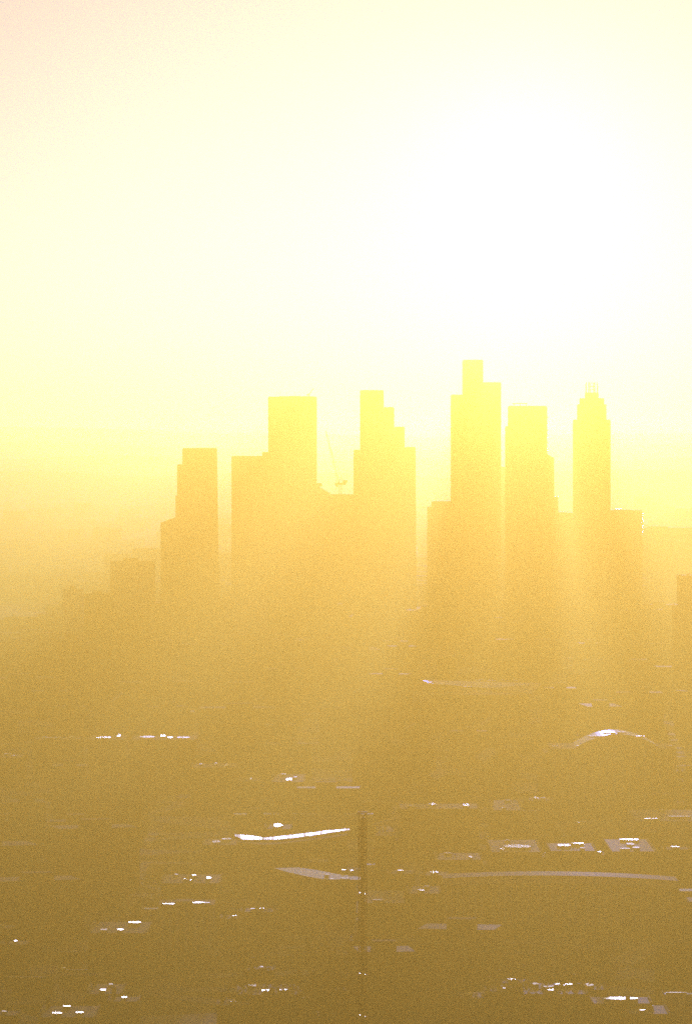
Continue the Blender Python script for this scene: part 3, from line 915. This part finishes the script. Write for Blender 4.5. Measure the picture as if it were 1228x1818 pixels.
# pale low roofs along the bottom
r, Y, h, w = slab('shed', 'low shed with a long pale strip roof in the lower left', 'shed', 106, 184, 1728, 1750, 'dark_wall', 6, 0, 'pale_roof')
MB().box(-w / 2 - .3, -3.4, h - .6, w / 2 + .3, -3.16, h + .2).build('fascia', 'white', r)
facet(MB(), (-w / 2 + 1.0, -1, h + 1.2), half(113, Y, h), 1.1, 4).build('rooflight', 'glazing', r)
slab('shed', 'dull pale flat shed on the left edge below the long pale strip roof', 'shed', 10, 92, 1741, 1764, 'stock_brick', 6, 0, 'pale_roof')
slab('shed', 'small pale cube shed touching the right of the dull flat shed', 'shed', 80, 97, 1733, 1762, 'pale_wall', 4, 0, 'pale_roof')
slab('shed', 'faint pale shed wall above the long pale strip roof', 'shed', 104, 142, 1696, 1722, 'stock_brick', 6, 0, 'pale_roof')
slab('shed', 'faint pale shed cut off by the left edge near the bottom corner', 'shed', -14, 18, 1766, 1790, 'pale_wall', 6)
slab('flat_roof_hall', 'pale flat fronted hall at the bottom, left of the lattice mast', 'hall', 472, 556, 1779, 1806, 'pale_wall', 8, .02, 'pale_roof')
slab('flat_roof_hall', 'dark low annex left of the pale flat fronted hall at the bottom', 'hall', 402, 468, 1784, 1812, 'dark_wall', 8, .02, 'felt')
r, Y, h, w = slab('flat_roof_hall', 'pale fronted hall in the bottom right corner with a bright roof line', 'hall', 1178, 1252, 1772, 1830, 'pale_wall', 8, 0, 'pale_roof')
facet(MB(), (-w * .2, -2.5, h + 1.2), half(1200, Y, h), w * .5, 2.0).build('rooflight', D, r)
slab('workshop', 'faint curved front workshop under the largest white flash', 'workshop', 1052, 1108, 1796, 1830, 'stock_brick', 8, .05)

# lattice mast
Ym = 1000
q = at(643.5, 900, Ym)
zt = at(643, 1444, Ym).z
r = thing('lattice_mast', 'tall thin dark red lattice mast rising from the bottom centre', 'mast', (q.x, Ym, 0), clear=6)
lattice(MB(), (0, 0, 0), (0, 0, zt), 1.5, 44, .24).build('mast_frame', 'red_steel', r)
MB().box(-.42, -.42, 0, .42, .42, zt - .8).build('ladder_shaft', 'red_steel', r)
MB().box(-.95, -.95, zt + .003, .95, .95, zt + .3).build('top_platform', 'red_steel', r)
MB().beam((-.4, 0, zt + .3), (-.4, 0, zt + .75), .2).build('top_lamp', 'stone', r)
for py in (1585, 1728, 1802):
    z = at(643, py, Ym).z
    cl = MB().box(-1.0, -1.0, z - .5, 1.0, 1.0, z - .28).build('collar', 'red_steel', r)
    for s, dz in ((-.4, .1), (.25, -.12)):
        facet(MB(), (s, -.8, z + dz), half(643, Ym, z), .6, 1.6).build('collar_plate', 'glazing', cl)

# ------------------------------------------------------------------ rows of low blocks
def gable(w, d, h, rise, wm, rm, nm):
    r = bpy.data.objects.new(nm, None)
    COL.objects.link(r)
    MB().box(-w / 2, -d / 2, 0, w / 2, d / 2, h).build('wall', wm, r)
    mb = MB()
    mb.prism([(-w / 2 - .3, -d / 2 - .4), (w / 2 + .3, -d / 2 - .4), (w / 2 + .3, 0), (-w / 2 - .3, 0)], h + .003, [h + .1, h + .1, h + rise, h + rise])
    mb.prism([(-w / 2 - .3, .02), (w / 2 + .3, .02), (w / 2 + .3, d / 2 + .4), (-w / 2 - .3, d / 2 + .4)], h + .003, [h + rise, h + rise, h + .1, h + .1])
    mb.build('roof', rm, r)
    for k in (-.3, .3):
        MB().box(w * k - .5, -.5, h + .5, w * k + .5, .5, h + rise + 1.3).build('chimney', 'brick', r)
    return r


def flat(w, d, h, wm, rm, nm):
    r = bpy.data.objects.new(nm, None)
    COL.objects.link(r)
    MB().box(-w / 2, -d / 2, 0, w / 2, d / 2, h).build('wall', wm, r)
    MB().box(-w / 2 + .3, -d / 2 + .3, h + .003, w / 2 - .3, d / 2 - .3, h + .35).build('roof', rm, r)
    MB().box(-w * .15, -d * .2, h + .353, w * .2, d * .2, h + 2.4).build('plant_room', wm, r)
    return r


PROTO = [gable(15, 9, 7.5, 3.2, 'brick', 'slate', 'pitched_terrace'), gable(24, 10, 9, 3.6, 'stock_brick', 'slate', 'pitched_terrace'),
         gable(11, 9, 6.5, 3.0, 'brick', 'slate', 'pitched_terrace'), gable(32, 11, 10, 4, 'dark_wall', 'slate', 'pitched_terrace'),
         flat(18, 13, 12, 'stock_brick', 'felt', 'flat_block'), flat(26, 15, 15, 'brick', 'felt', 'flat_block'),
         flat(14, 14, 19, 'dark_wall', 'felt', 'flat_block'), flat(34, 16, 13, 'dark_wall', 'felt', 'flat_block')]
used = set()


def copy_tree(src):
    c = src.copy()
    COL.objects.link(c)
    for ch in list(src.children):
        k = ch.copy()
        COL.objects.link(k)
        k.parent = c
    return c


# points of the picture's landmarks that no low block may stand in front of
KEEP = [(g[0] + d, g[1]) for row in GL for g in row[4] for d in (-g[2] / 2, 0, g[2] / 2)]
KEEP += [(px, 1482) for px in range(416, 622, 8)] + [(px, 1556) for px in range(486, 690, 8)] + [(px, 1563) for px in range(786, 1205, 8)]
KEEP += [(px, 1318) for px in range(980, 1200, 8)] + [(px, 1216) for px in range(750, 960, 8)] + [(px, 1612) for px in range(284, 380, 8)]
KEEP += [(px, 1680) for px in range(950, 1092, 8)] + [(px, 1464) for px in range(520, 710, 8)] + [(354, 1340), (350, 1216), (420, 1216)]


def hides(x, y, rad, h):
    px, top, foot = CX + x / y * F, HOR + (EYE - h) / y * F, HOR + EYE / y * F
    return any(abs(px - a) < rad / y * F + 3 and top - 3 < b < foot - 6 for a, b in KEEP)


placed = 0
Y = 1150.0
while Y < 3850:
    half_w = Y * 0.078 + 60
    x = -half_w + rnd.uniform(0, 20)
    while x < half_w:
        k = rnd.randrange(8)
        yy = Y + rnd.uniform(-12, 12)
        rad = 10 + (k in (1, 3, 5, 7)) * 7
        if all((x - a) ** 2 + (yy - b) ** 2 > (c + rad) ** 2 for a, b, c in FOOT) and not hides(x, yy, rad + 2, 19):
            o = PROTO[k] if k not in used else copy_tree(PROTO[k])
            used.add(k)
            o.location = (x, yy, 0)
            o.rotation_euler = (0, 0, rnd.choice((0, 0, .12, -.18, .3, math.pi / 2 + .1)))
            s = rnd.uniform(.85, 1.15) * (1 if Y < 2400 else 1.2)
            o.scale = (s, s, s * rnd.uniform(.85, 1.2))
            if k < 4:
                o['label'], o['group'] = 'low pitched roof terrace fading into the golden haze between the flashes', 'pitched roof terraces in the haze'
                o['category'] = 'terrace'
            else:
                o['label'], o['group'] = 'plain flat roofed block fading into the golden haze between the flashes', 'flat roofed blocks in the haze'
                o['category'] = 'block'
            FOOT.append((x, yy, rad))
            placed += 1
        x += rnd.uniform(17, 34) * (1 + (Y - 1150) / 2200)
    Y += 28 + (Y - 1150) * .045

# leafy tree cover between the near blocks: dark crowns running together
rt = random.Random(21)
mb = MB()
n_c = 0
for i in range(1400):
    Y = 1150 + 1150 * rt.random() ** 1.3
    x = rt.uniform(-1, 1) * Y * .075
    if math.sin(x * .035 + Y * .011) + math.sin(Y * .021 - x * .02 + 1.3) < .55 or any((x - a) ** 2 + (Y - b) ** 2 < (c * .72 + 2) ** 2 for a, b, c in FOOT):
        continue
    rad, ht = rt.uniform(2.6, 5.0), rt.uniform(6, 11)
    n_c += 1
    mb.beam((x, Y, 0), (x + rt.uniform(-.4, .4), Y, ht - rad * .6), .45)
    lob = [(rt.gauss(0, .5), rt.gauss(0, .5), rt.gauss(0, .4), rt.uniform(.45, .8)) for _ in range(5)]
    for k in range(150):
        lx, ly, lz, lr = rt.choice(lob)
        d = Vector((rt.gauss(0, 1), rt.gauss(0, 1), rt.gauss(0, 1))).normalized() * lr * rt.uniform(.75, 1.05)
        c = Vector((x + (lx + d.x) * rad, Y + (ly + d.y) * rad, ht + (lz + d.z) * rad * .8))
        u = Vector((rt.gauss(0, 1), rt.gauss(0, 1), rt.gauss(0, 1))).normalized()
        w = u.cross(Vector((.3, .2, 1))).normalized()
        q = rt.uniform(.35, .75)
        mb.add([c - u * q, c + w * q * .7, c + u * q, c - w * q * .7], [(0, 1, 2, 3)])
o = mb.build('tree_cover', mottled('tree foliage', (.035, .03, .008), (.075, .06, .014), .5, .8))
o['kind'] = 'stuff'
print('crowns', n_c)

# far rooftops beyond the towers: too many and too faint to count
mb = MB()
for i in range(1500):
    Y = 4350 + 9000 * rnd.random() ** 1.4
    x = rnd.uniform(-1, 1) * Y * .085
    w, d, h = rnd.uniform(12, 50), rnd.uniform(10, 24), rnd.uniform(7, 16) * (1 if rnd.random() < .94 else 2.2)
    mb.box(x - w / 2, Y, 0, x + w / 2, Y + d, h)
o = mb.build('distant_rooftops', 'stock_brick')
o['kind'] = 'stuff'
print('placed', placed, 'things', len([o for o in bpy.data.objects if o.parent is None]))
